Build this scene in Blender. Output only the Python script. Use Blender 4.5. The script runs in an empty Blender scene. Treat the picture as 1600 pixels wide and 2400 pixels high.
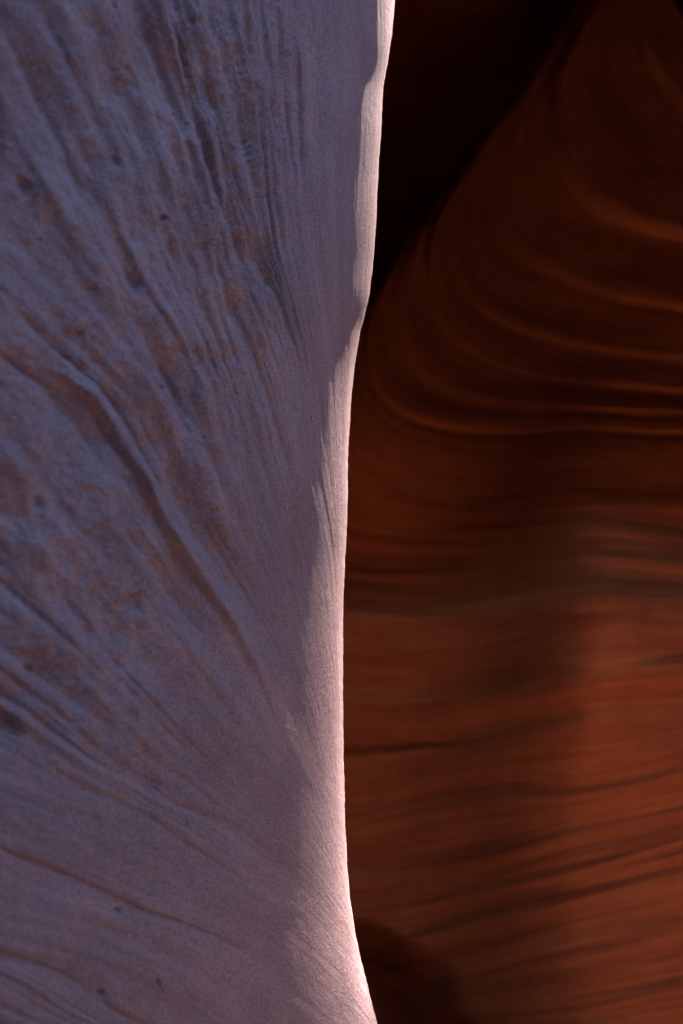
import bpy, bmesh, math
import numpy as np

# ------------------------------------------------------------------ camera, sky, sun, exposure
S = bpy.context.scene
COL = S.collection
PITCH = math.radians(13.0)
CAM = np.array([0.0, 0.0, 1.6])
LENS = 35.0
TH, TV = 12.0 / LENS, 18.0 / LENS           # tangents of the half angles of a 24 x 36 frame

cam_data = bpy.data.cameras.new('camera')
cam_data.sensor_fit = 'VERTICAL'
cam_data.sensor_height = 36.0
cam_data.sensor_width = 24.0
cam_data.lens = LENS
cam_data.clip_start = 0.02
cam_data.clip_end = 500.0
cam_data.dof.use_dof = True
cam_data.dof.focus_distance = 1.93
cam_data.dof.aperture_fstop = 2.0
cam = bpy.data.objects.new('camera', cam_data)
cam.location = CAM
cam.rotation_euler = (math.radians(90) + PITCH, 0, 0)
COL.objects.link(cam)
S.camera = cam

SUN_EL = math.radians(62.0)
SUN_AZ = math.radians(38.0)                 # clockwise from +Y
SUN_H = np.array([math.sin(SUN_AZ), math.cos(SUN_AZ)])

world = bpy.data.worlds.new('World')
S.world = world
world.use_nodes = True
wn = world.node_tree
sky = wn.nodes.new('ShaderNodeTexSky')
sky.sky_type = 'NISHITA'
sky.sun_disc = False
sky.sun_elevation = SUN_EL
sky.sun_rotation = SUN_AZ
sky.altitude = 1300.0
wn.links.new(sky.outputs[0], wn.nodes['Background'].inputs[0])
wn.nodes['Background'].inputs[1].default_value = 0.15

sun_data = bpy.data.lights.new('sun', 'SUN')
sun_data.energy = 4.9
sun_data.angle = math.radians(0.53)
sun_data.color = (1.0, 0.82, 0.72)
sun = bpy.data.objects.new('sun', sun_data)
sun.rotation_euler = (math.radians(90) - SUN_EL, 0, math.pi - SUN_AZ)
sun.location = (0, 0, 30)
COL.objects.link(sun)

S.view_settings.view_transform = 'Standard'
S.view_settings.look = 'None'
S.view_settings.exposure = 3.75
S.view_settings.gamma = 1.0
S.view_settings.use_curve_mapping = False
S.render.engine = 'CYCLES'
S.cycles.max_bounces = 8
S.cycles.diffuse_bounces = 6
S.cycles.caustics_reflective = False
S.cycles.caustics_refractive = False
S.cycles.use_denoising = True
S.cycles.denoiser = 'OPENIMAGEDENOISE'

# ------------------------------------------------------------------ numeric helpers
def fade(t):
    return t * t * t * (t * (t * 6 - 15) + 10)

def hash3(x, y, z, seed):
    h = (x * 374761393 + y * 668265263 + z * 1103515245 + seed * 144665) & 0xFFFFFFFF
    h = ((h ^ (h >> 13)) * 1274126177) & 0xFFFFFFFF
    h = ((h ^ (h >> 16)) * 2246822519) & 0xFFFFFFFF
    return (h ^ (h >> 15)) & 0xFFFFFFFF

def vnoise2(x, y, seed=0):
    """gradient noise in the plane, about -1..1"""
    x = np.asarray(x, float); y = np.asarray(y, float)
    xi = np.floor(x).astype(np.int64); yi = np.floor(y).astype(np.int64)
    fx, fy = x - xi, y - yi
    u, v = fade(fx), fade(fy)
    out = 0
    for dx in (0, 1):
        for dy in (0, 1):
            ang = hash3(xi + dx, yi + dy, np.int64(0), seed).astype(float) * (2 * math.pi / 4294967296.0)
            g = np.cos(ang) * (fx - dx) + np.sin(ang) * (fy - dy)
            out = out + g * (u if dx else 1 - u) * (v if dy else 1 - v)
    return out * 1.5

def vnoise3(p, seed=0):
    """gradient noise in space, about -1..1"""
    pi = np.floor(p).astype(np.int64)
    q = p - pi
    f = fade(q)
    out = 0
    for dx in (0, 1):
        for dy in (0, 1):
            for dz in (0, 1):
                h = hash3(pi[..., 0] + dx, pi[..., 1] + dy, pi[..., 2] + dz, seed)
                gx = (h & 1023) / 511.5 - 1; gy = ((h >> 10) & 1023) / 511.5 - 1; gz = ((h >> 20) & 1023) / 511.5 - 1
                g = gx * (q[..., 0] - dx) + gy * (q[..., 1] - dy) + gz * (q[..., 2] - dz)
                out = out + g * (f[..., 0] if dx else 1 - f[..., 0]) * (f[..., 1] if dy else 1 - f[..., 1]) * (f[..., 2] if dz else 1 - f[..., 2])
    return out * 1.7

def fbm3(p, octaves, seed=0, gain=0.5):
    o, a = 0, 1.0
    for i in range(octaves):
        o = o + a * vnoise3(p * (2.03 ** i), seed + i * 17)
        a *= gain
    return o

def smooth(a, b, x):
    t = np.clip((x - a) / (b - a), 0, 1)
    return t * t * (3 - 2 * t)

def hermite(xs, ys, x):
    """smooth (C1) curve through points, straight beyond its ends"""
    xs = np.asarray(xs, float); ys = np.asarray(ys, float)
    d = np.diff(ys) / np.diff(xs)
    m = np.empty_like(ys); m[0] = d[0]; m[-1] = d[-1]
    m[1:-1] = (d[:-1] + d[1:]) / 2
    i = np.clip(np.searchsorted(xs, x) - 1, 0, len(xs) - 2)
    h = xs[i + 1] - xs[i]
    t = (x - xs[i]) / h
    r = ((2*t**3 - 3*t**2 + 1) * ys[i] + (t**3 - 2*t**2 + t) * h * m[i]
         + (-2*t**3 + 3*t**2) * ys[i + 1] + (t**3 - t**2) * h * m[i + 1])
    r = np.where(x < xs[0], ys[0] + (x - xs[0]) * m[0], r)
    return np.where(x > xs[-1], ys[-1] + (x - xs[-1]) * m[-1], r)

RIM = 7.2
CP, SP = math.cos(PITCH), math.sin(PITCH)
def to_world(a, b, z):
    """direction tangents (right, up) and distance along the view axis -> place in the canyon"""
    X, Y = a * z, b * z
    return np.stack([CAM[0] + X, CAM[1] + z * CP - Y * SP, CAM[2] + z * SP + Y * CP], -1)

def tan_a(x): return (x - 784.0) / 784.0 * TH
def tan_b(y): return (1176.0 - y) / 1176.0 * TV

def grid_normals(P):
    du = np.gradient(P, axis=1); dv = np.gradient(P, axis=0)
    n = np.cross(du, dv)
    return n / (np.linalg.norm(n, axis=-1, keepdims=True) + 1e-12)

def grid_mesh(name, P, attr=None, flip=True, normals=None, keep=None):
    """P: rows x columns x 3 -> one quad mesh, with an optional strata coordinate on its points"""
    R, C = P.shape[:2]
    idx = np.arange(R * C).reshape(R, C)
    q = np.stack([idx[:-1, :-1], idx[:-1, 1:], idx[1:, 1:], idx[1:, :-1]], -1).reshape(-1, 4)
    if keep is not None:
        q = q[keep.reshape(-1)]
    if flip:
        q = q[:, ::-1]
    me = bpy.data.meshes.new(name)
    me.vertices.add(R * C)
    me.vertices.foreach_set('co', P.reshape(-1).astype(np.float32))
    n = len(q)
    me.loops.add(n * 4)
    me.loops.foreach_set('vertex_index', np.ascontiguousarray(q).reshape(-1).astype(np.int32))
    me.polygons.add(n)
    me.polygons.foreach_set('loop_start', np.arange(0, n * 4, 4, dtype=np.int32))
    me.polygons.foreach_set('use_smooth', np.ones(n, dtype=bool))
    me.update(calc_edges=True)
    if attr is not None:
        at = me.attributes.new('strata', 'FLOAT_VECTOR', 'POINT')
        at.data.foreach_set('vector', attr.reshape(-1).astype(np.float32))
    if normals is not None:
        me.normals_split_custom_set_from_vertices(normals.reshape(-1, 3).astype(np.float32))
    return me

def put(name, me, mat, parent=None, label=None, category=None, kind=None, group=None):
    o = bpy.data.objects.new(name, me)
    COL.objects.link(o)
    if me is not None:
        me.materials.append(mat)
    o.parent = parent
    for k, v in (('label', label), ('category', category), ('kind', kind), ('group', group)):
        if v:
            o[k] = v
    return o

# ------------------------------------------------------------------ materials
def material(name):
    m = bpy.data.materials.new(name)
    m.use_nodes = True
    nt = m.node_tree
    b = nt.nodes['Principled BSDF']
    b.inputs['Roughness'].default_value = 0.9
    b.inputs['Specular IOR Level'].default_value = 0.12
    return m, nt, b

def node(nt, kind, **kw):
    n = nt.nodes.new(kind)
    for k, v in kw.items():
        setattr(n, k, v)
    return n

def noise(nt, vec, scale, detail=4, rough=0.55, dist=0.0):
    n = node(nt, 'ShaderNodeTexNoise')
    n.inputs['Scale'].default_value = scale
    n.inputs['Detail'].default_value = detail
    n.inputs['Roughness'].default_value = rough
    n.inputs['Distortion'].default_value = dist
    nt.links.new(vec, n.inputs['Vector'])
    return n.outputs['Fac']

def ramp(nt, fac, stops):
    r = node(nt, 'ShaderNodeValToRGB')
    el = r.color_ramp.elements
    while len(el) < len(stops):
        el.new(0.5)
    for e, (p, c) in zip(el, stops):
        e.position = p
        e.color = (*c, 1) if len(c) == 3 else c
    nt.links.new(fac, r.inputs['Fac'])
    return r.outputs['Color']

def mixc(nt, fac, a, b, mode='MIX'):
    m = node(nt, 'ShaderNodeMix', data_type='RGBA', blend_type=mode)
    for sock, v in ((m.inputs[0], fac), (m.inputs[6], a), (m.inputs[7], b)):
        if hasattr(v, 'is_linked'):
            nt.links.new(v, sock)
        elif isinstance(v, (int, float)):
            sock.default_value = v
        else:
            sock.default_value = (*v, 1)
    return m.outputs[2]

def mapped(nt, vec, scale):
    m = node(nt, 'ShaderNodeMapping')
    m.inputs['Scale'].default_value = scale
    nt.links.new(vec, m.inputs['Vector'])
    return m.outputs[0]

def bump(nt, height, strength, dist, normal=None):
    b = node(nt, 'ShaderNodeBump')
    b.inputs['Strength'].default_value = strength
    b.inputs['Distance'].default_value = dist
    nt.links.new(height, b.inputs['Height'])
    if normal is not None:
        nt.links.new(normal, b.inputs['Normal'])
    return b.outputs[0]

def sandstone(name, base, dark, pale, lam_scale, lam_len, grain_scale, grain_amt, streak_amt, bump_amt, lip_light=None):
    m, nt, b = material(name)
    at = node(nt, 'ShaderNodeAttribute', attribute_name='strata')
    st = at.outputs['Vector']
    pos = node(nt, 'ShaderNodeNewGeometry').outputs['Position']
    lam = noise(nt, mapped(nt, st, (lam_scale, lam_len, 1.0)), 1.0, 7, 0.66, 0.5)
    lam2 = noise(nt, mapped(nt, st, (lam_scale * 4.7, 2.2 * lam_len, 1.0)), 1.0, 5, 0.6)
    blot = noise(nt, pos, 7.0, 5, 0.62)
    grain = noise(nt, pos, grain_scale, 3, 0.8)
    c = mixc(nt, ramp(nt, lam, [(0.36, (0, 0, 0)), (0.62, (1, 1, 1))]), dark, base)
    c = mixc(nt, ramp(nt, lam2, [(0.42, (0, 0, 0)), (0.75, (0.5, 0.5, 0.5))]), c, pale)
    c = mixc(nt, streak_amt, base, c)
    c = mixc(nt, ramp(nt, blot, [(0.38, (0.3, 0.3, 0.3)), (0.56, (0, 0, 0))]), c, dark)
    if lip_light:                                    # highlights of the layer lips painted as pale lines (third strata coordinate)
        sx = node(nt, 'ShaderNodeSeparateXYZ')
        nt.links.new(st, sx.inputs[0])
        c = mixc(nt, sx.outputs[2], c, lip_light)
    c = mixc(nt, grain_amt, c, ramp(nt, grain, [(0.32, (0.24, 0.24, 0.24)), (0.66, (0.68, 0.68, 0.68))]), 'OVERLAY')
    nt.links.new(c, b.inputs['Base Color'])
    n1 = bump(nt, lam2, 0.3 * bump_amt, 0.006)
    n2 = bump(nt, noise(nt, pos, grain_scale * 0.2, 5, 0.65), 0.3 * bump_amt, 0.010, n1)
    n2 = bump(nt, grain, 0.8 * bump_amt, 0.0022, n2)
    nt.links.new(n2, b.inputs['Normal'])
    return m

FIN_MAT = sandstone('pale_sandstone', (0.425, 0.305, 0.32), (0.25, 0.17, 0.178), (0.505, 0.38, 0.405), 1.7, 1.2, 330.0, 0.9, 0.55, 1.3)
WALL_MAT = sandstone('orange_sandstone', (0.50, 0.135, 0.045), (0.30, 0.068, 0.022), (0.62, 0.23, 0.10), 5.0, 1.0, 160.0, 0.25, 0.8, 0.6, lip_light=(0.78, 0.25, 0.08))
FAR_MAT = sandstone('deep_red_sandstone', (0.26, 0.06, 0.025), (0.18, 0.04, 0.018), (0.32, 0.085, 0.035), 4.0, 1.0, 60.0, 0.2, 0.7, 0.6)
CANYON_MAT = sandstone('weathered_sandstone', (0.20, 0.125, 0.11), (0.13, 0.08, 0.07), (0.25, 0.16, 0.14), 4.0, 1.0, 60.0, 0.2, 0.7, 0.6)
SAND_MAT = sandstone('fine_orange_sand', (0.43, 0.29, 0.22), (0.37, 0.25, 0.19), (0.47, 0.33, 0.26), 2.0, 1.0, 260.0, 0.4, 0.3, 0.6)

# ------------------------------------------------------------------ the near sandstone wall with its rounded edge
EY = [-400, -150, 0, 100, 200, 300, 400, 520, 600, 680, 760, 850, 1000, 1200, 1350, 1500, 1700, 1850, 2000, 2080, 2150, 2230, 2300, 2352, 2500, 2800]
EX = [918, 911, 905, 896, 880, 874, 867, 862, 855, 846, 827, 812, 800, 795, 788, 786, 787, 790, 797, 805, 816, 834, 852, 865, 905, 960]
FIN_LINES = [
 [(-500,2080),(0,2180),(200,2240),(343,2322),(500,2400),(700,2520)],
 [(-500,1780),(0,1940),(247,2046),(349,2091),(489,2136),(620,2200),(740,2290)],
 [(-500,1400),(0,1675),(90,1731),(197,1804),(304,1849),(394,1900),(506,1973),(568,2018),(647,2069),(731,2125),(782,2180)],
 [(-500,1250),(90,1630),(247,1752),(360,1806),(427,1855),(523,1892),(585,1940),(641,1987),(720,2055),(785,2135)],
 [(-500,700),(0,1200),(200,1450),(349,1615),(427,1692),(484,1742),(562,1822),(610,1870),(680,1930),(750,2000),(790,2070)],
 [(-500,200),(0,750),(90,830),(180,900),(260,1010),(310,1090),(360,1180),(440,1300),(540,1450),(600,1560),(640,1650),(700,1760),(755,1870),(785,1980)],
 [(-200,-400),(0,20),(73,169),(140,310),(225,506),(315,669),(400,850),(470,1040),(530,1200),(600,1340),(670,1500),(725,1660),(765,1830)],
 [(230,-400),(337,28),(388,197),(430,320),(480,500),(530,720),(585,930),(640,1120),(695,1320),(740,1530),(772,1720)],
 [(400,-300),(450,50),(475,130),(500,230),(540,370),(575,480),(610,590),(650,720),(690,880),(720,1030),(745,1150),(768,1300),(780,1480)],
 [(560,-300),(600,0),(625,300),(650,500),(680,700),(715,900),(745,1100),(768,1280),(782,1430)],
 [(690,-300),(705,0),(720,300),(738,500),(755,700),(765,900),(778,1100),(786,1260)],
 [(800,-300),(810,0),(812,200),(808,400),(802,560),(797,700),(793,850),(790,1000)],
 [(860,-200),(868,0),(860,200),(848,400),(838,560),(822,720),(806,850)],
]
PXA = 784.0 / TH

HOLES = [(377, 503, 7, 1.3, 0.010), (183, 766, 9, 1.2, 0.010), (309, 655, 12, 2.6, 0.012), (620, 746, 3.5, 3.5, 0.006), (366, 893, 6, 1.2, 0.007), (386, 896, 5, 1, 0.006),
         (592, 1464, 7, 2.0, 0.010), (606, 1452, 4, 1.5, 0.006), (297, 1388, 22, 1.2, 0.010), (543, 1728, 5, 1.6, 0.006), (552, 1797, 5, 1.4, 0.006), (435, 1900, 5, 1.3, 0.006),
         (17, 1668, 26, 1.5, 0.016), (235, 2283, 9, 1.2, 0.007), (363, 2257, 5, 1.8, 0.006), (74, 1539, 9, 1.3, 0.009), (272, 2094, 8, 1.2, 0.008), (712, 2060, 3, 3, 0.005),
         (82, 1160, 14, 1.4, 0.010), (430, 2140, 5, 1.5, 0.005), (265, 372, 8, 2.0, 0.009), (60, 430, 12, 2.2, 0.012), (705, 1416, 4, 2, 0.004), (640, 1640, 4, 2.6, 0.006)]

def build_fin():
    y_in = np.concatenate([np.linspace(-620, -60, 90, endpoint=False), np.linspace(-60, 2410, 1170, endpoint=False), np.linspace(2410, 3050, 110)])
    t_in = np.concatenate([np.linspace(0.88, 0.70, 36, endpoint=False), np.linspace(0.70, 0.30, 164, endpoint=False), np.linspace(0.30, -0.12, 260, endpoint=False), -0.12 - 1.15 * np.linspace(0, 1, 60) ** 1.3])
    ye = y_in[:, None]
    xe = hermite(EY, EX, y_in)
    nick = 1.0 * vnoise2(y_in / 60.0, 0 * y_in + 3.3, 5) + 0.7 * vnoise2(y_in / 17.0, 0 * y_in + 7.3, 6) + 0.4 * vnoise2(y_in / 7.0, 0 * y_in + 1.3, 7)
    xs_ = hermite([-400, 0, 700, 1200, 1700, 2350, 2900], [915, 893, 842, 800, 784, 776, 770], y_in)
    near = np.exp(-(t_in[None, :] / 0.2) ** 2)
    ae = tan_a(xs_)[:, None] + (tan_a(xe) - tan_a(xs_))[:, None] * near
    ae = ae + nick[:, None] / PXA * np.exp(-(t_in[None, :] / 0.035) ** 2)         # small notches in the outline only
    b = tan_b(y_in)[:, None]
    t = t_in[None, :]
    # strata coordinate: which traced bedding line a point lies on
    tk = []
    for ln in FIN_LINES:
        p = np.array(ln, float)
        tt = np.sqrt(np.maximum(hermite(EY, EX, p[:, 1]) - p[:, 0], 0.5) / PXA)
        m0 = (tt[1] - tt[0]) / (p[1, 1] - p[0, 1])
        tk.append(hermite(p[:, 1], tt, y_in))
    tk = np.array(tk)                                     # lines x rows, falling with the line index
    for k in range(1, len(tk)):
        tk[k] = np.minimum(tk[k], tk[k - 1] - 0.02)
    ks = np.arange(len(tk), dtype=float)
    s = np.empty((len(y_in), len(t_in)))
    for r in range(len(y_in)):
        xs = tk[::-1, r]; vs = ks[::-1]
        v = np.interp(t_in, xs, vs)
        lo, hi = t_in > xs[-1], t_in < xs[0]
        v[lo] = vs[-1] - (t_in[lo] - xs[-1]) / 0.06
        v[hi] = vs[0] + (xs[0] - t_in[hi]) / 0.06
        s[r] = v
    # a smoother strata coordinate
    ker = np.hanning(9)[1:-1]; ker /= ker.sum()
    for ax in (0, 1):
        pad = [(0, 0), (0, 0)]; pad[ax] = (3, 3)
        sp = np.pad(s, pad, mode='edge')
        s = sum(ker[i] * np.take(sp, np.arange(i, i + s.shape[ax]), axis=ax) for i in range(7))
    K, M = 1.2, 0.0
    tp = np.maximum(t, 0); tn = np.maximum(-t, 0)
    Z = 2.0 + 0.10 * b - K * tp - M * tp ** 2 + K * tn + 0.35 * tn ** 2
    a = ae - t * t
    P = to_world(a, b + 0 * t, Z)
    N = grid_normals(P)
    if N[600, 200, 0] < 0:
        N = -N
    yy = np.broadcast_to(ye / 1000.0, s.shape)
    wy = yy + 0.05 * vnoise2(s * 0.7, yy * 3.0, 10)
    d = 0.012 * vnoise2(s * 1.2, wy * 1.5, 11)
    d += 0.014 * vnoise2(s * 2.9, wy * 2.9 + 5, 12)
    d += 0.0085 * vnoise2(s * 6.3, wy * 3.0 + 9, 13)
    d -= 0.013 * smooth(0.18, 0.62, vnoise2(s * 3.7, wy * 2.3, 51)) + 0.005 * smooth(0.2, 0.6, vnoise2(s * 8.6, wy * 3.4, 52))
    fine = 0.0016 * vnoise2(s * 15.0, wy * 6.0 + 3, 14) + 0.0008 * vnoise2(s * 38.0, wy * 9.0 + 1, 15)
    d += fine * (0.25 + 1.9 * smooth(5.2, 8.0, s))
    d *= 1 - 0.66 * smooth(1150, 1750, ye + 350 * (0.45 - t))
    pw = P.copy()
    d += 0.009 * fbm3(pw * 5.0, 2, 21) + 0.0062 * fbm3(pw * 17.0, 4, 31, 0.58)
    # dents where the stone has flaked
    pit = vnoise3(pw * 41.0, 77)
    d -= 0.003 * smooth(0.55, 0.9, pit)
    d *= 1 - 0.5 * smooth(1500, 2100, ye + 700 * (0.45 - t))
    # bedding ridges and cracks along chosen lines, widths in picture-frame units at the wall's distance
    fx = 784.0 + PXA * a
    gy, gx = np.gradient(s)
    xr, xc_ = np.gradient(fx)
    yr, yc_ = np.gradient(np.broadcast_to(ye, s.shape))
    det = xc_ * yr - xr * yc_
    det = np.where(np.abs(det) < 1e-4, 1e-4, det)
    sx = (gx * yr - gy * yc_) / det; sy = (gy * xc_ - gx * xr) / det
    gs = np.clip(np.hypot(sx, sy), 0.002, 0.2)
    def band(y0, y1, soft=110.0):
        return smooth(y0 - soft, y0 + soft, ye) * (1 - smooth(y1 - soft, y1 + soft, ye))
    wob = 5.0 * vnoise2(yy * 9.0, s * 0.4, 41) + 2.0 * vnoise2(yy * 31.0, s * 0.4, 42)
    gap = np.clip(0.7 + 0.8 * vnoise2(yy * 6.0, s * 0.3, 43), 0.15, 1.2)
    def ridge(c, amp, w, y0, y1):
        x = ((s - c) / gs + wob) / w
        return amp * band(y0, y1) * np.where(x < 0, np.exp(-(x / 0.45) ** 2), np.exp(-(x / 1.2) ** 2))
    def groove(c, amp, w, y0, y1):
        x = ((s - c) / gs + wob) / w
        return -amp * gap * band(y0, y1) * np.exp(-np.abs(x) ** 1.6)
    d += ridge(5.0, 0.023, 24, 900, 1850) + groove(4.95, 0.008, 9, 900, 1950) + groove(5.42, 0.012, 26, 1020, 1420)
    d += groove(8.0, 0.012, 8, -200, 700) + groove(8.05, 0.006, 6, 700, 1200) + ridge(8.3, 0.006, 18, 300, 1300)
    d += ridge(6.6, 0.008, 24, 600, 950) + groove(6.0, 0.013, 20, -100, 700) + groove(7.0, 0.012, 18, -200, 330)
    d += groove(2.0, 0.006, 8, 1650, 2250) + groove(3.0, 0.004, 5, 1600, 2200) + groove(4.0, 0.006, 6, 1500, 2050)
    d += groove(1.0, 0.005, 6, 1900, 2400) + groove(6.45, 0.006, 8, 950, 1500) + groove(0.0, 0.006, 9, 2000, 2450)
    d += groove(5.7, 0.004, 5, 1100, 1700) + groove(9.0, 0.004, 5, 400, 1300) + ridge(9.4, 0.005, 14, 300, 1200)
    d += groove(3.5, 0.004, 4, 1700, 2150) + groove(4.5, 0.004, 5, 1450, 2000) + groove(7.5, 0.004, 5, 500, 1400)
    # single flakes and holes broken out of the face
    for hx, hy, hr, el, dp in HOLES:
        ux, uy = fx - hx, ye - hy
        al_, ac_ = ux * 0.45 + uy * 0.89, ux * 0.89 - uy * 0.45
        d -= dp * np.exp(-((al_ / (hr * el)) ** 2 + (ac_ / hr) ** 2) ** 1.5 * (1 + 0.5 * vnoise2(ux / 6.0, uy / 6.0, 44)))
    low = smooth(700, 1300, ye)
    d *= 0.02 + 0.98 * smooth(0.15 + 0.03 * low, 0.40 + 0.08 * low, t)
    P = P + N * (0.75 * d)[..., None]
    A = np.stack([s, yy * 1.6, 0 * s], -1)
    # carry the rock on beyond the frame: back past the camera, up to the rim, down into the sand
    left = P[:, 0, :]
    ext = []
    for f in (1.0, 0.55, 0.25):
        e = left.copy()
        e[:, 0] -= 0.85 * f; e[:, 1] -= 4.6 * f; e[:, 2] = left[:, 2] + (left[:, 2] - 1.6) * 1.4 * f
        ext.append(e[:, None, :])
    P = np.concatenate(ext + [P], axis=1)
    A = np.concatenate([A[:, :1] - np.array([9.0 * f, 0, 0]) for f in (1.0, 0.55, 0.25)] + [A], axis=1)
    top, bot = P[0], P[-1]
    up, dn = [], []
    for f in (1.0, 0.7, 0.4, 0.15):
        e = top.copy(); e[:, 2] += (RIM + 0.2 - top[:, 2]) * f; e[:, 0] -= 0.35 * f; up.append(e[None])
    for f in (0.3, 0.65, 1.0):
        e = bot.copy(); e[:, 2] += (-0.25 - bot[:, 2]) * f; e[:, 0] += 0.12 * f; dn.append(e[None])
    P = np.concatenate(up + [P] + dn, axis=0)
    A = np.concatenate([A[:1] - np.array([1.5 * f, 4.0 * f, 0]) for f in (1.0, 0.7, 0.4, 0.15)] + [A] + [A[-1:] + np.array([-1.0 * f, 1.2 * f, 0]) for f in (0.3, 0.65, 1.0)], axis=0)
    N = grid_normals(P)
    if N[600, 200, 0] < 0:
        N = -N
    root = put('sandstone_fin', None, None, label='near lavender grey sandstone wall filling the left half, its rounded edge glowing pink', category='rock face')
    root.location = (-0.2, 1.9, 0.0)
    cut = 3 + int(np.argmin(np.abs(t_in - 0.15)))
    for name, c0, c1, lab in (('weathered_face', 0, cut + 1, 'lavender streaked rock face in the shade'), ('rounded_edge', cut, P.shape[1], 'rounded rock edge lit pink by the sun')):
        o = put(name, grid_mesh(name, P[:, c0:c1] - np.array(root.location), A[:, c0:c1], normals=N[:, c0:c1]), FIN_MAT, parent=root)
        o['label'] = lab

build_fin()

# ------------------------------------------------------------------ the layered wall behind it
W_LINES = [
 [(1560,-420),(1530,-250),(1520,-100),(1560,20),(1640,90),(1760,130)],
 [(1500,-260),(1462,-60),(1462,60),(1490,170),(1560,250),(1640,290),(1760,320)],
 [(1440,-110),(1375,0),(1300,110),(1265,190),(1250,270),(1262,360),(1300,430),(1360,490),(1450,530),(1568,560),(1760,585)],
 [(1400,-120),(1330,0),(1230,160),(1165,290),(1130,400),(1122,500),(1165,585),(1260,640),(1400,690),(1568,720),(1760,740)],
 [(1345,-30),(1170,260),(1085,370),(1045,480),(1035,580),(1055,660),(1110,720),(1200,770),(1350,810),(1568,830),(1760,845)],
 [(1240,145),(1060,400),(990,530),(972,640),(1000,740),(1060,800),(1150,850),(1300,880),(1568,900),(1760,910)],
 [(1160,270),(970,512),(918,620),(905,720),(930,810),(990,880),(1090,920),(1300,940),(1568,950),(1760,955)],
 [(1060,390),(895,620),(838,760),(840,850),(880,920),(940,965),(1030,990),(1180,997),(1350,990),(1568,1000),(1760,1005)],
 [(940,560),(800,800),(775,930),(800,1030),(850,1080),(930,1110),(1060,1130),(1200,1130),(1380,1118),(1568,1130),(1760,1135)],
 [(800,800),(720,950),(730,1090),(800,1180),(860,1200),(950,1215),(1100,1215),(1250,1208),(1380,1200),(1480,1212),(1760,1232)],
 [(680,1000),(660,1150),(700,1250),(800,1290),(950,1300),(1100,1295),(1250,1280),(1380,1268),(1568,1285),(1760,1295)],
 [(560,1190),(610,1270),(700,1330),(790,1372),(870,1390),(960,1393),(1080,1385),(1200,1365),(1320,1348),(1400,1345),(1568,1360),(1760,1372)],
 [(540,1500),(700,1558),(790,1575),(900,1585),(1000,1580),(1150,1555),(1300,1530),(1420,1515),(1568,1508),(1760,1504)],
 [(540,1745),(700,1735),(800,1722),(950,1712),(1050,1702),(1200,1668),(1350,1640),(1568,1622),(1760,1605)],
 [(540,1895),(700,1890),(850,1880),(1000,1845),(1150,1820),(1300,1812),(1450,1788),(1568,1755),(1760,1700)],
 [(540,1995),(700,1990),(850,1990),(1000,1970),(1150,1945),(1300,1900),(1450,1870),(1568,1845),(1760,1790)],
 [(540,2130),(700,2110),(820,2092),(1000,2060),(1200,2015),(1400,1965),(1568,1922),(1760,1870)],
 [(540,2210),(700,2190),(850,2165),(1000,2130),(1150,2092),(1300,2060),(1568,1990),(1760,1945)],
 [(540,2320),(700,2300),(900,2262),(1100,2205),(1300,2150),(1568,2095),(1760,2050)],
 [(540,2400),(700,2380),(900,2352),(1060,2318),(1250,2290),(1400,2270),(1568,2240),(1760,2200)],
 [(540,2500),(700,2485),(1000,2440),(1300,2390),(1568,2345),(1760,2310)],
 [(540,2720),(700,2705),(1100,2660),(1400,2610),(1760,2540)],
]
LIP = [0.03, 0.15, 0.03, 0.02, 0.03, 0.022, 0.03, 0.035, 0.04, 0.03, 0.02, 0.08, 0.06, 0.015, 0.025, 0.015, 0.03, 0.025, 0.012, 0.022, 0.02, 0.02]

LIP_LIGHT = [0.1, 0.2, 0.6, 0.1, 0.2, 0.25, 0.15, 0.3, 0.6, 0.7, 0.3, 1.0, 0.9, 0.2, 0.3, 0.2, 0.4, 0.4, 0.1, 0.2, 0.2, 0.2]  # strength of the painted lip highlight on each layer line

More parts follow.
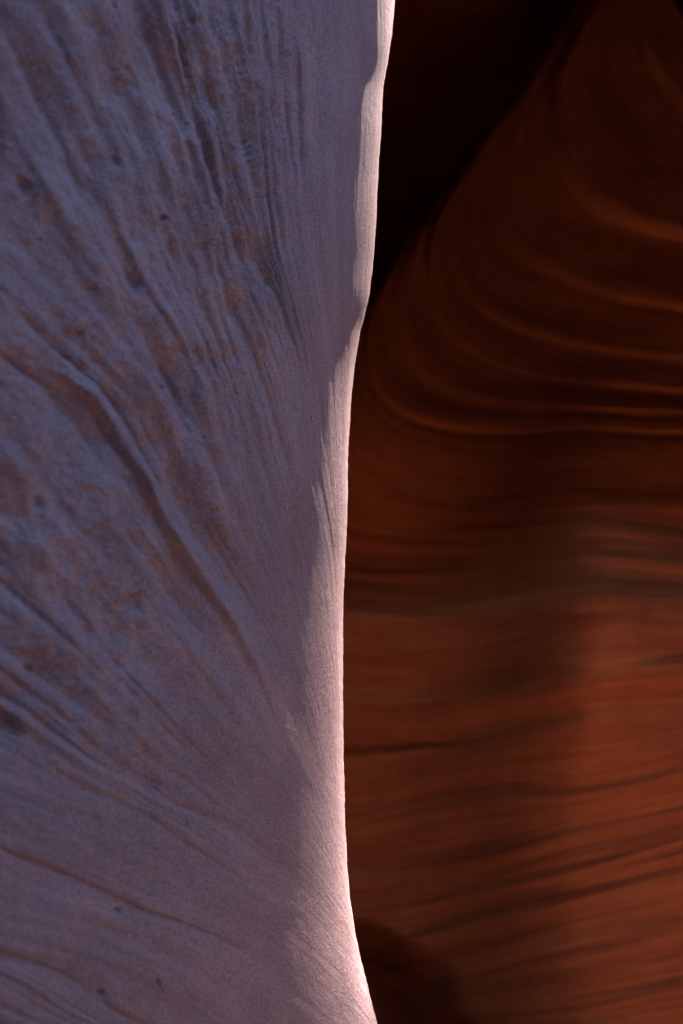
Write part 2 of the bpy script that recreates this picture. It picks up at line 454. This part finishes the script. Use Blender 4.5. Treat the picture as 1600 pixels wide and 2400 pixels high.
def build_layers():
    NT, SUB = 420, 26
    nk = len(W_LINES)
    tt = np.linspace(0, 1, NT)
    L = []
    for ln in W_LINES:
        p = np.array(ln, float)
        c = np.concatenate([[0], np.cumsum(np.hypot(*np.diff(p, axis=0).T))]); c /= c[-1]
        L.append(np.stack([hermite(c, p[:, 0], tt), hermite(c, p[:, 1], tt)], -1))
    L = np.array(L)                                        # lines x samples x 2
    kk = np.linspace(0, nk - 1, (nk - 1) * SUB + 1)
    i = np.clip(kk.astype(int), 0, nk - 2); f = (kk - i)[:, None, None]
    m = np.gradient(L, axis=0)
    G = ((2*f**3 - 3*f**2 + 1) * L[i] + (f**3 - 2*f**2 + f) * m[i] + (-2*f**3 + 3*f**2) * L[i + 1] + (f**3 - f**2) * m[i + 1])
    px, py = G[..., 0], G[..., 1]
    k2 = np.broadcast_to(kk[:, None], px.shape); t2 = np.broadcast_to(tt[None], px.shape)
    # the lie of the wall: low part leans back, the middle is hollow, the top hangs over
    Z = hermite([-400, 0, 400, 800, 1200, 1420, 1700, 2000, 2352, 2700], [7.1, 6.75, 6.3, 5.65, 4.86, 4.48, 4.3, 4.12, 3.84, 3.5], py)
    Z = Z + 0.25 * np.exp(-((px - 1000) / 260.0) ** 2) - 0.22 * np.exp(-((px - 1370) / 150.0) ** 2) * smooth(700, 1100, py) * (1 - smooth(1500, 1900, py))
    Z = Z + 0.45 * smooth(1350, 760, px) * smooth(900, 1300, py)
    # undercut low on the left
    cut = hermite([2100, 2150, 2200, 2290, 2360, 2700], [840, 930, 1005, 1065, 1100, 1180], py) - px + 12 * vnoise2(px / 90.0, py / 45.0, 67) + 3 * vnoise2(px / 40.0, py / 14.0, 68)
    Z = Z + 0.5 * smooth(-15, 240, cut) * smooth(2080, 2160, py)
    turn = smooth(12.0, 7.0, k2)
    Z = Z + turn * 0.7 * np.clip(1 - t2 / 0.36, 0, 1) ** 2
    fr = k2 - np.floor(k2)
    amp = np.interp(k2, np.arange(nk), LIP)
    ki = np.floor(k2).astype(int).clip(0, nk - 1)
    amp = np.array(LIP)[ki]
    lip = smooth(0.0, 0.16, fr) * (1 - smooth(0.10, 1.0, fr)) * 1.1
    inner = smooth(0.0, 0.9, fr) ** 1.5 * (1 - smooth(0.82, 1.0, fr)) * 1.3      # upper layers: rounded rib ending in a sharp outer lip
    lip = np.where(k2 < 7, inner, lip)
    mod = 0.75 + 0.5 * vnoise2(t2 * 4.0, ki * 3.7, 61)
    Z = Z - amp * lip * mod
    Z = Z - 0.014 * vnoise2(k2 * 3.0, t2 * 3.0, 62) - 0.0045 * vnoise2(k2 * 8.0, t2 * 5.0, 63) - 0.002 * vnoise2(k2 * 21.0, t2 * 8.0, 64)
    # the dark crack low on the left
    Z = Z + 0.045 * np.exp(-np.abs((k2 - 13.0 + 0.03 * vnoise2(t2 * 40, 0 * t2, 66)) / 0.03) ** 2) * smooth(1075, 1000, px)
    P = to_world(tan_a(px), tan_b(py), Z)
    P = P + 0.02 * fbm3(P * 1.7, 2, 71)[..., None] * np.array([0.2, -1, 0.1])
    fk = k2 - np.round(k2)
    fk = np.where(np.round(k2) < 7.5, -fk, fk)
    pale = np.exp(-((fk - 0.035) / np.where(fk > 0.035, 0.13, 0.03)) ** 2) * np.array(LIP_LIGHT)[np.round(k2).astype(int)]
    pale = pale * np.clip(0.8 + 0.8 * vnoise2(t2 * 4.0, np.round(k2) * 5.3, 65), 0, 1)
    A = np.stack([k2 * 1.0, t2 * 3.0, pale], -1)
    # fold round behind the outline on the left, run on out of frame on the right
    back = []
    for g in (1.0, 0.6, 0.3, 0.1):
        e = P[:, 0].copy(); e[:, 1] += 2.4 * g; e[:, 0] += 0.5 * g * g; back.append(e[:, None])
    right = []
    for g in (0.15, 0.45, 1.0):
        e = P[:, -1].copy(); e[:, 0] += 0.5 * g; e[:, 1] += 2.6 * g * g; right.append(e[:, None])
    P = np.concatenate(back + [P] + right, axis=1)
    A = np.concatenate([A[:, :1]] * 4 + [A] + [A[:, -1:]] * 3, axis=1)
    up, dn = [], []
    for g in (1.0, 0.7, 0.4, 0.15):
        e = P[0].copy(); e[:, 1] += 2.6 * g; e[:, 2] += (RIM + 0.2 - e[:, 2]) * g; up.append(e[None])
    for g in (0.3, 0.65, 1.0):
        e = P[-1].copy(); e[:, 1] -= 0.35 * g; e[:, 2] += (-0.25 - e[:, 2]) * g; dn.append(e[None])
    P = np.concatenate(up + [P] + dn, axis=0)
    A = np.concatenate([A[:1]] * 4 + [A] + [A[-1:]] * 3, axis=0)
    N = grid_normals(P)
    if N[len(N) // 2, 200, 1] > 0:
        N = -N
    root = put('banded_rock_face', None, None, label='dark orange rock wall of curved swirling layers behind the pale wall', category='rock face')
    root.location = (1.0, 4.2, 0.0)
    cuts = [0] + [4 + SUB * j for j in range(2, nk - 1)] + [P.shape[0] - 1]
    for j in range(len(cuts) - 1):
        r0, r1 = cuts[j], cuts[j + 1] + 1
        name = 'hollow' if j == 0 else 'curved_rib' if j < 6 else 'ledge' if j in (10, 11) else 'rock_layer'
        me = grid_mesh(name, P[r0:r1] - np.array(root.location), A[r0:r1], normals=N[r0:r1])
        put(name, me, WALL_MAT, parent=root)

build_layers()

# ------------------------------------------------------------------ the far wall in the dark
def build_far():
    y = np.linspace(-400, 2000, 160)[:, None]; x = np.linspace(300, 1900, 120)[None]
    Z = 7.8 + 0 * x * y + 0.3 * vnoise2(x / 300.0, y / 500.0, 81) + 0.02 * vnoise2(x / 400.0, y / 45.0, 82)
    P = to_world(tan_a(x + 0 * y), tan_b(y + 0 * x), Z)
    A = np.stack([(y + 0 * x) / 90.0, (x + 0 * y) / 600.0, 0 * Z], -1)
    top = P[0].copy(); top[:, 2] = RIM + 0.3; bot = P[-1].copy(); bot[:, 2] = -0.3
    P = np.concatenate([top[None], P, bot[None]], 0); A = np.concatenate([A[:1], A, A[-1:]], 0)
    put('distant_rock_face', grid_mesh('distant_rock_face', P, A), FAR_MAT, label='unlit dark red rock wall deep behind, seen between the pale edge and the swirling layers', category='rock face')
build_far()

# ------------------------------------------------------------------ sand floor, enclosing canyon walls, and the added roof, cliff and towers that shape the light
def build_setting():
    x = np.linspace(-9, 6, 150)[None]; y = np.linspace(-7, 12, 190)[:, None]
    z = 0.06 * vnoise2(x / 1.3 + 0 * y, y / 1.3 + 0 * x, 91) + 0.012 * vnoise2(x / 0.2 + 0 * y, y / 0.11 + 0 * x, 92)
    P = np.stack([x + 0 * y, y + 0 * x, z], -1)
    A = np.stack([P[..., 0] * 2, P[..., 1] * 2, 0 * z], -1)
    put('sand_floor', grid_mesh('sand_floor', P, A), SAND_MAT, kind='structure')
    # canyon walls all round, a wavering closed curve
    n = 220
    th = np.linspace(0, 2 * math.pi, n) + 1.9
    zz = np.linspace(-0.3, RIM + 0.3, 90)[:, None]
    cx, cy, rx, ry = -0.7, 2.6, 5.4, 7.4
    e = 0.55
    X = cx + rx * np.sign(np.cos(th)) * np.abs(np.cos(th)) ** e
    Y = cy + ry * np.sign(np.sin(th)) * np.abs(np.sin(th)) ** e
    X = X[None] + 0 * zz; Y = Y[None] + 0 * zz
    w = 0.35 * vnoise2(np.cos(th)[None] * 3 + zz * 0.35, np.sin(th)[None] * 3 + zz * 0.2, 95) + 0.07 * vnoise2(zz * 3.0 + 0 * X, np.cos(th)[None] * 2.0, 96)
    zz = zz * (1 - 0.3 * smooth(-1.0, -3.5, Y))        # the rim is lower behind the camera
    P = np.stack([X + w * np.cos(th)[None], Y + w * np.sin(th)[None], zz + 0 * X], -1)
    A = np.stack([P[..., 2] * 6, th[None] * 3 + 0 * zz, 0 * zz + 0 * X], -1)
    put('canyon_walls', grid_mesh('canyon_walls', P, A), CANYON_MAT, kind='structure')
    # unseen roof added to block light, with slots shaped for sun and sky
    x = np.concatenate([np.linspace(-9, 0.3, 60, endpoint=False), np.linspace(0.3, 4.6, 330, endpoint=False), np.linspace(4.6, 7, 20)])
    y = np.concatenate([np.linspace(-7, 2.2, 76, endpoint=False), np.linspace(2.2, 7.0, 360, endpoint=False), np.linspace(7.0, 12, 40)])
    xc = ((x[:-1] + x[1:]) / 2)[None]; yc = ((y[:-1] + y[1:]) / 2)[:, None]
    wob = 0.10 * vnoise2(xc / 0.5 + 0 * yc, yc / 0.5 + 0 * xc, 97)
    # slot along the sun's path to the pale edge
    c = 1.0 / math.tan(SUN_EL)
    dx, dy = xc - EDGE_X, yc - EDGE_Y
    along = dx * SUN_H[0] + dy * SUN_H[1]
    across = dx * SUN_H[1] - dy * SUN_H[0]          # positive to the right of the edge
    # where the rounded edge runs, and which bit of the slot each height of it looks up at
    yp = np.linspace(-500, 3000, 90)
    eb = tan_b(yp); ez = 2.0 + 0.10 * eb
    E3 = to_world(tan_a(hermite(EY, EX, yp)), eb, ez)
    ea = (E3[:, 0] - EDGE_X) * SUN_H[0] + (E3[:, 1] - EDGE_Y) * SUN_H[1] + (RIM - E3[:, 2]) * c
    ex = (E3[:, 0] - EDGE_X) * SUN_H[1] - (E3[:, 1] - EDGE_Y) * SUN_H[0]
    hi_side = np.interp(along, ea, ex + np.interp(yp, SLOT_Y, SLOT_NEAR))
    lo_side = np.interp(along, ea, ex + np.interp(yp, SLOT_Y, SLOT_FAR))
    slot = (along > ea[0]) & (along < SLOT_END * c) & (across + wob * (hi_side - lo_side) > lo_side) & (across < hi_side)
    ox, oy, ax, ay = OPEN
    open2 = np.zeros_like(across, dtype=bool)
    for (qx, qy, qa, qb) in SUN_PATCHES:
        open2 |= ((xc - RIM * c * SUN_H[0] - qx) / qa) ** 2 + ((yc - RIM * c * SUN_H[1] - qy) / qb) ** 2 + wob < 1
    opening = (((xc - ox) / ax) ** 2 + ((yc - oy) / ay) ** 2 + wob * 2) < 1
    keep = ~(slot | opening | open2)
    X, Y = np.meshgrid(x, y)
    Z = RIM + 0.12 * vnoise2(X / 0.8, Y / 0.8, 98)
    P = np.stack([X, Y, Z], -1)
    A = np.stack([X * 3, Y * 3, 0 * X], -1)
    me = grid_mesh('light_block_roof', P, A, keep=keep)
    # added ducts round slot and hole, sloping sunward to shut out other sky
    hole = slot | open2
    up = np.array([SUN_H[0] * c, SUN_H[1] * c, 1.0]) * 6.0
    V, F = [], []
    def side(p, q):
        n = len(V)
        V.extend([p, q, q + up, p + up]); F.append((n, n + 1, n + 2, n + 3))
    for i, j in zip(*np.nonzero(hole)):
        for di, dj, e in ((-1, 0, ((0, 0), (0, 1))), (1, 0, ((1, 1), (1, 0))), (0, -1, ((1, 0), (0, 0))), (0, 1, ((0, 1), (1, 1)))):
            if keep[i + di, j + dj]:
                side(P[i + e[0][0], j + e[0][1]], P[i + e[1][0], j + e[1][1]])
    bm = bmesh.new()
    bm.from_mesh(me)
    vs = [bm.verts.new(v) for v in V]
    for f in F:
        bm.faces.new([vs[k] for k in f])
    bm.to_mesh(me)
    bm.free()
    put('light_block_roof', me, FAR_MAT, kind='structure')
    # unseen cliff added to keep sky off the layered wall and sun out behind
    u = np.linspace(-1, 1, 160)[None]; v = np.linspace(0, 1, 120)[:, None]
    prof = np.array([[1.66, 3.66], [1.5, 3.6], [1.45, RIM], [1.5, 15], [1.7, 26], [2.1, 27], [2.5, 26], [2.4, 14], [2.25, RIM], [1.8, 3.6], [1.66, 3.66]])
    f = np.linspace(0, 1, len(prof))
    Y = np.interp(v[:, 0], f, prof[:, 0])[:, None]
    Z = np.interp(v[:, 0], f, prof[:, 1])[:, None] + 0 * u
    Y = Y + 0.04 * vnoise2(u * 30 + 0 * v, Z * 1.5, 99)
    P = np.stack([u * 12 + 0 * v, Y, Z + 0.1 * vnoise2(u * 14 + 0 * v, 0 * Z, 100)], -1)
    put('light_block_cliff', grid_mesh('light_block_cliff', P, np.stack([Z * 5, u * 20 + 0 * v, 0 * Z], -1)), FAR_MAT, kind='structure')

    # two unseen towers added to trim the sun to a strip on the edge
    ta = 9.0
    zb = E3[:, 2] + (ta - ((E3[:, 0] - EDGE_X) * SUN_H[0] + (E3[:, 1] - EDGE_Y) * SUN_H[1])) / c
    for sgn, half, prof, ytop in ((1, 0.13, TOWER_NEAR, 150), (-1, 1.9, TOWER_FAR, -450)):
        lim = ex + np.interp(yp, SLOT_Y, prof)
        zs = np.linspace(RIM - 0.1, float(np.interp(ytop, yp, zb)), 120)
        side = np.interp(zs, zb[::-1], lim[::-1])
        ring = []
        for g in np.linspace(0, 2 * math.pi, 49):
            ca, sa = math.cos(g), math.sin(g)
            ac = side + sgn * half * (1 - np.sign(ca) * abs(ca) ** 0.5)
            al = ta + 0.4 * np.sign(sa) * abs(sa) ** 0.5 + 0 * zs
            ring.append(np.stack([EDGE_X + al * SUN_H[0] + ac * SUN_H[1], EDGE_Y + al * SUN_H[1] - ac * SUN_H[0], zs], -1))
        P = np.stack(ring, 1)
        cap = P[-1:].copy(); cap[...] = P[-1].mean(0); cap[..., 2] += 0.5
        P = np.concatenate([P, cap], 0)
        put('light_block_tower', grid_mesh('light_block_tower', P, np.stack([P[..., 2] * 4, P[..., 0], P[..., 1]], -1)), FAR_MAT, kind='structure')

EDGE_X, EDGE_Y = 0.03, 1.95
SLOT_Y = (-500, 0, 600, 1200, 1800, 2300, 2480, 2900)          # down the pale edge, then the sand at its foot
SLOT_NEAR = (0.085, 0.085, 0.12, 0.13, 0.10, 0.07, 0.05, 0.05)
TOWER_NEAR = (0.2, 0.17, 0.11, 0.088, 0.05, 0.03, 0.02, 0.02)     # the added tower in the sun's path, whose wide half-shadow softens the lower edge
SLOT_FAR = (-0.2, -0.2, -0.2, -0.2, -0.25, -0.3, -0.5, -0.6)
TOWER_FAR = (-0.2, -0.2, -0.2, -0.2, -0.2, -0.18, -0.15, 0.3)
SLOT_END = 7.8
SUN_PATCHES = ((1.8, 2.45, 0.7, 0.47), (0.80, 2.2, 0.32, 0.42))     # where the sun reaches the sand in front of the layered rock (x, y, half sizes)
OPEN = (3.9, -1.8, 2.45, 3.4)
build_setting()
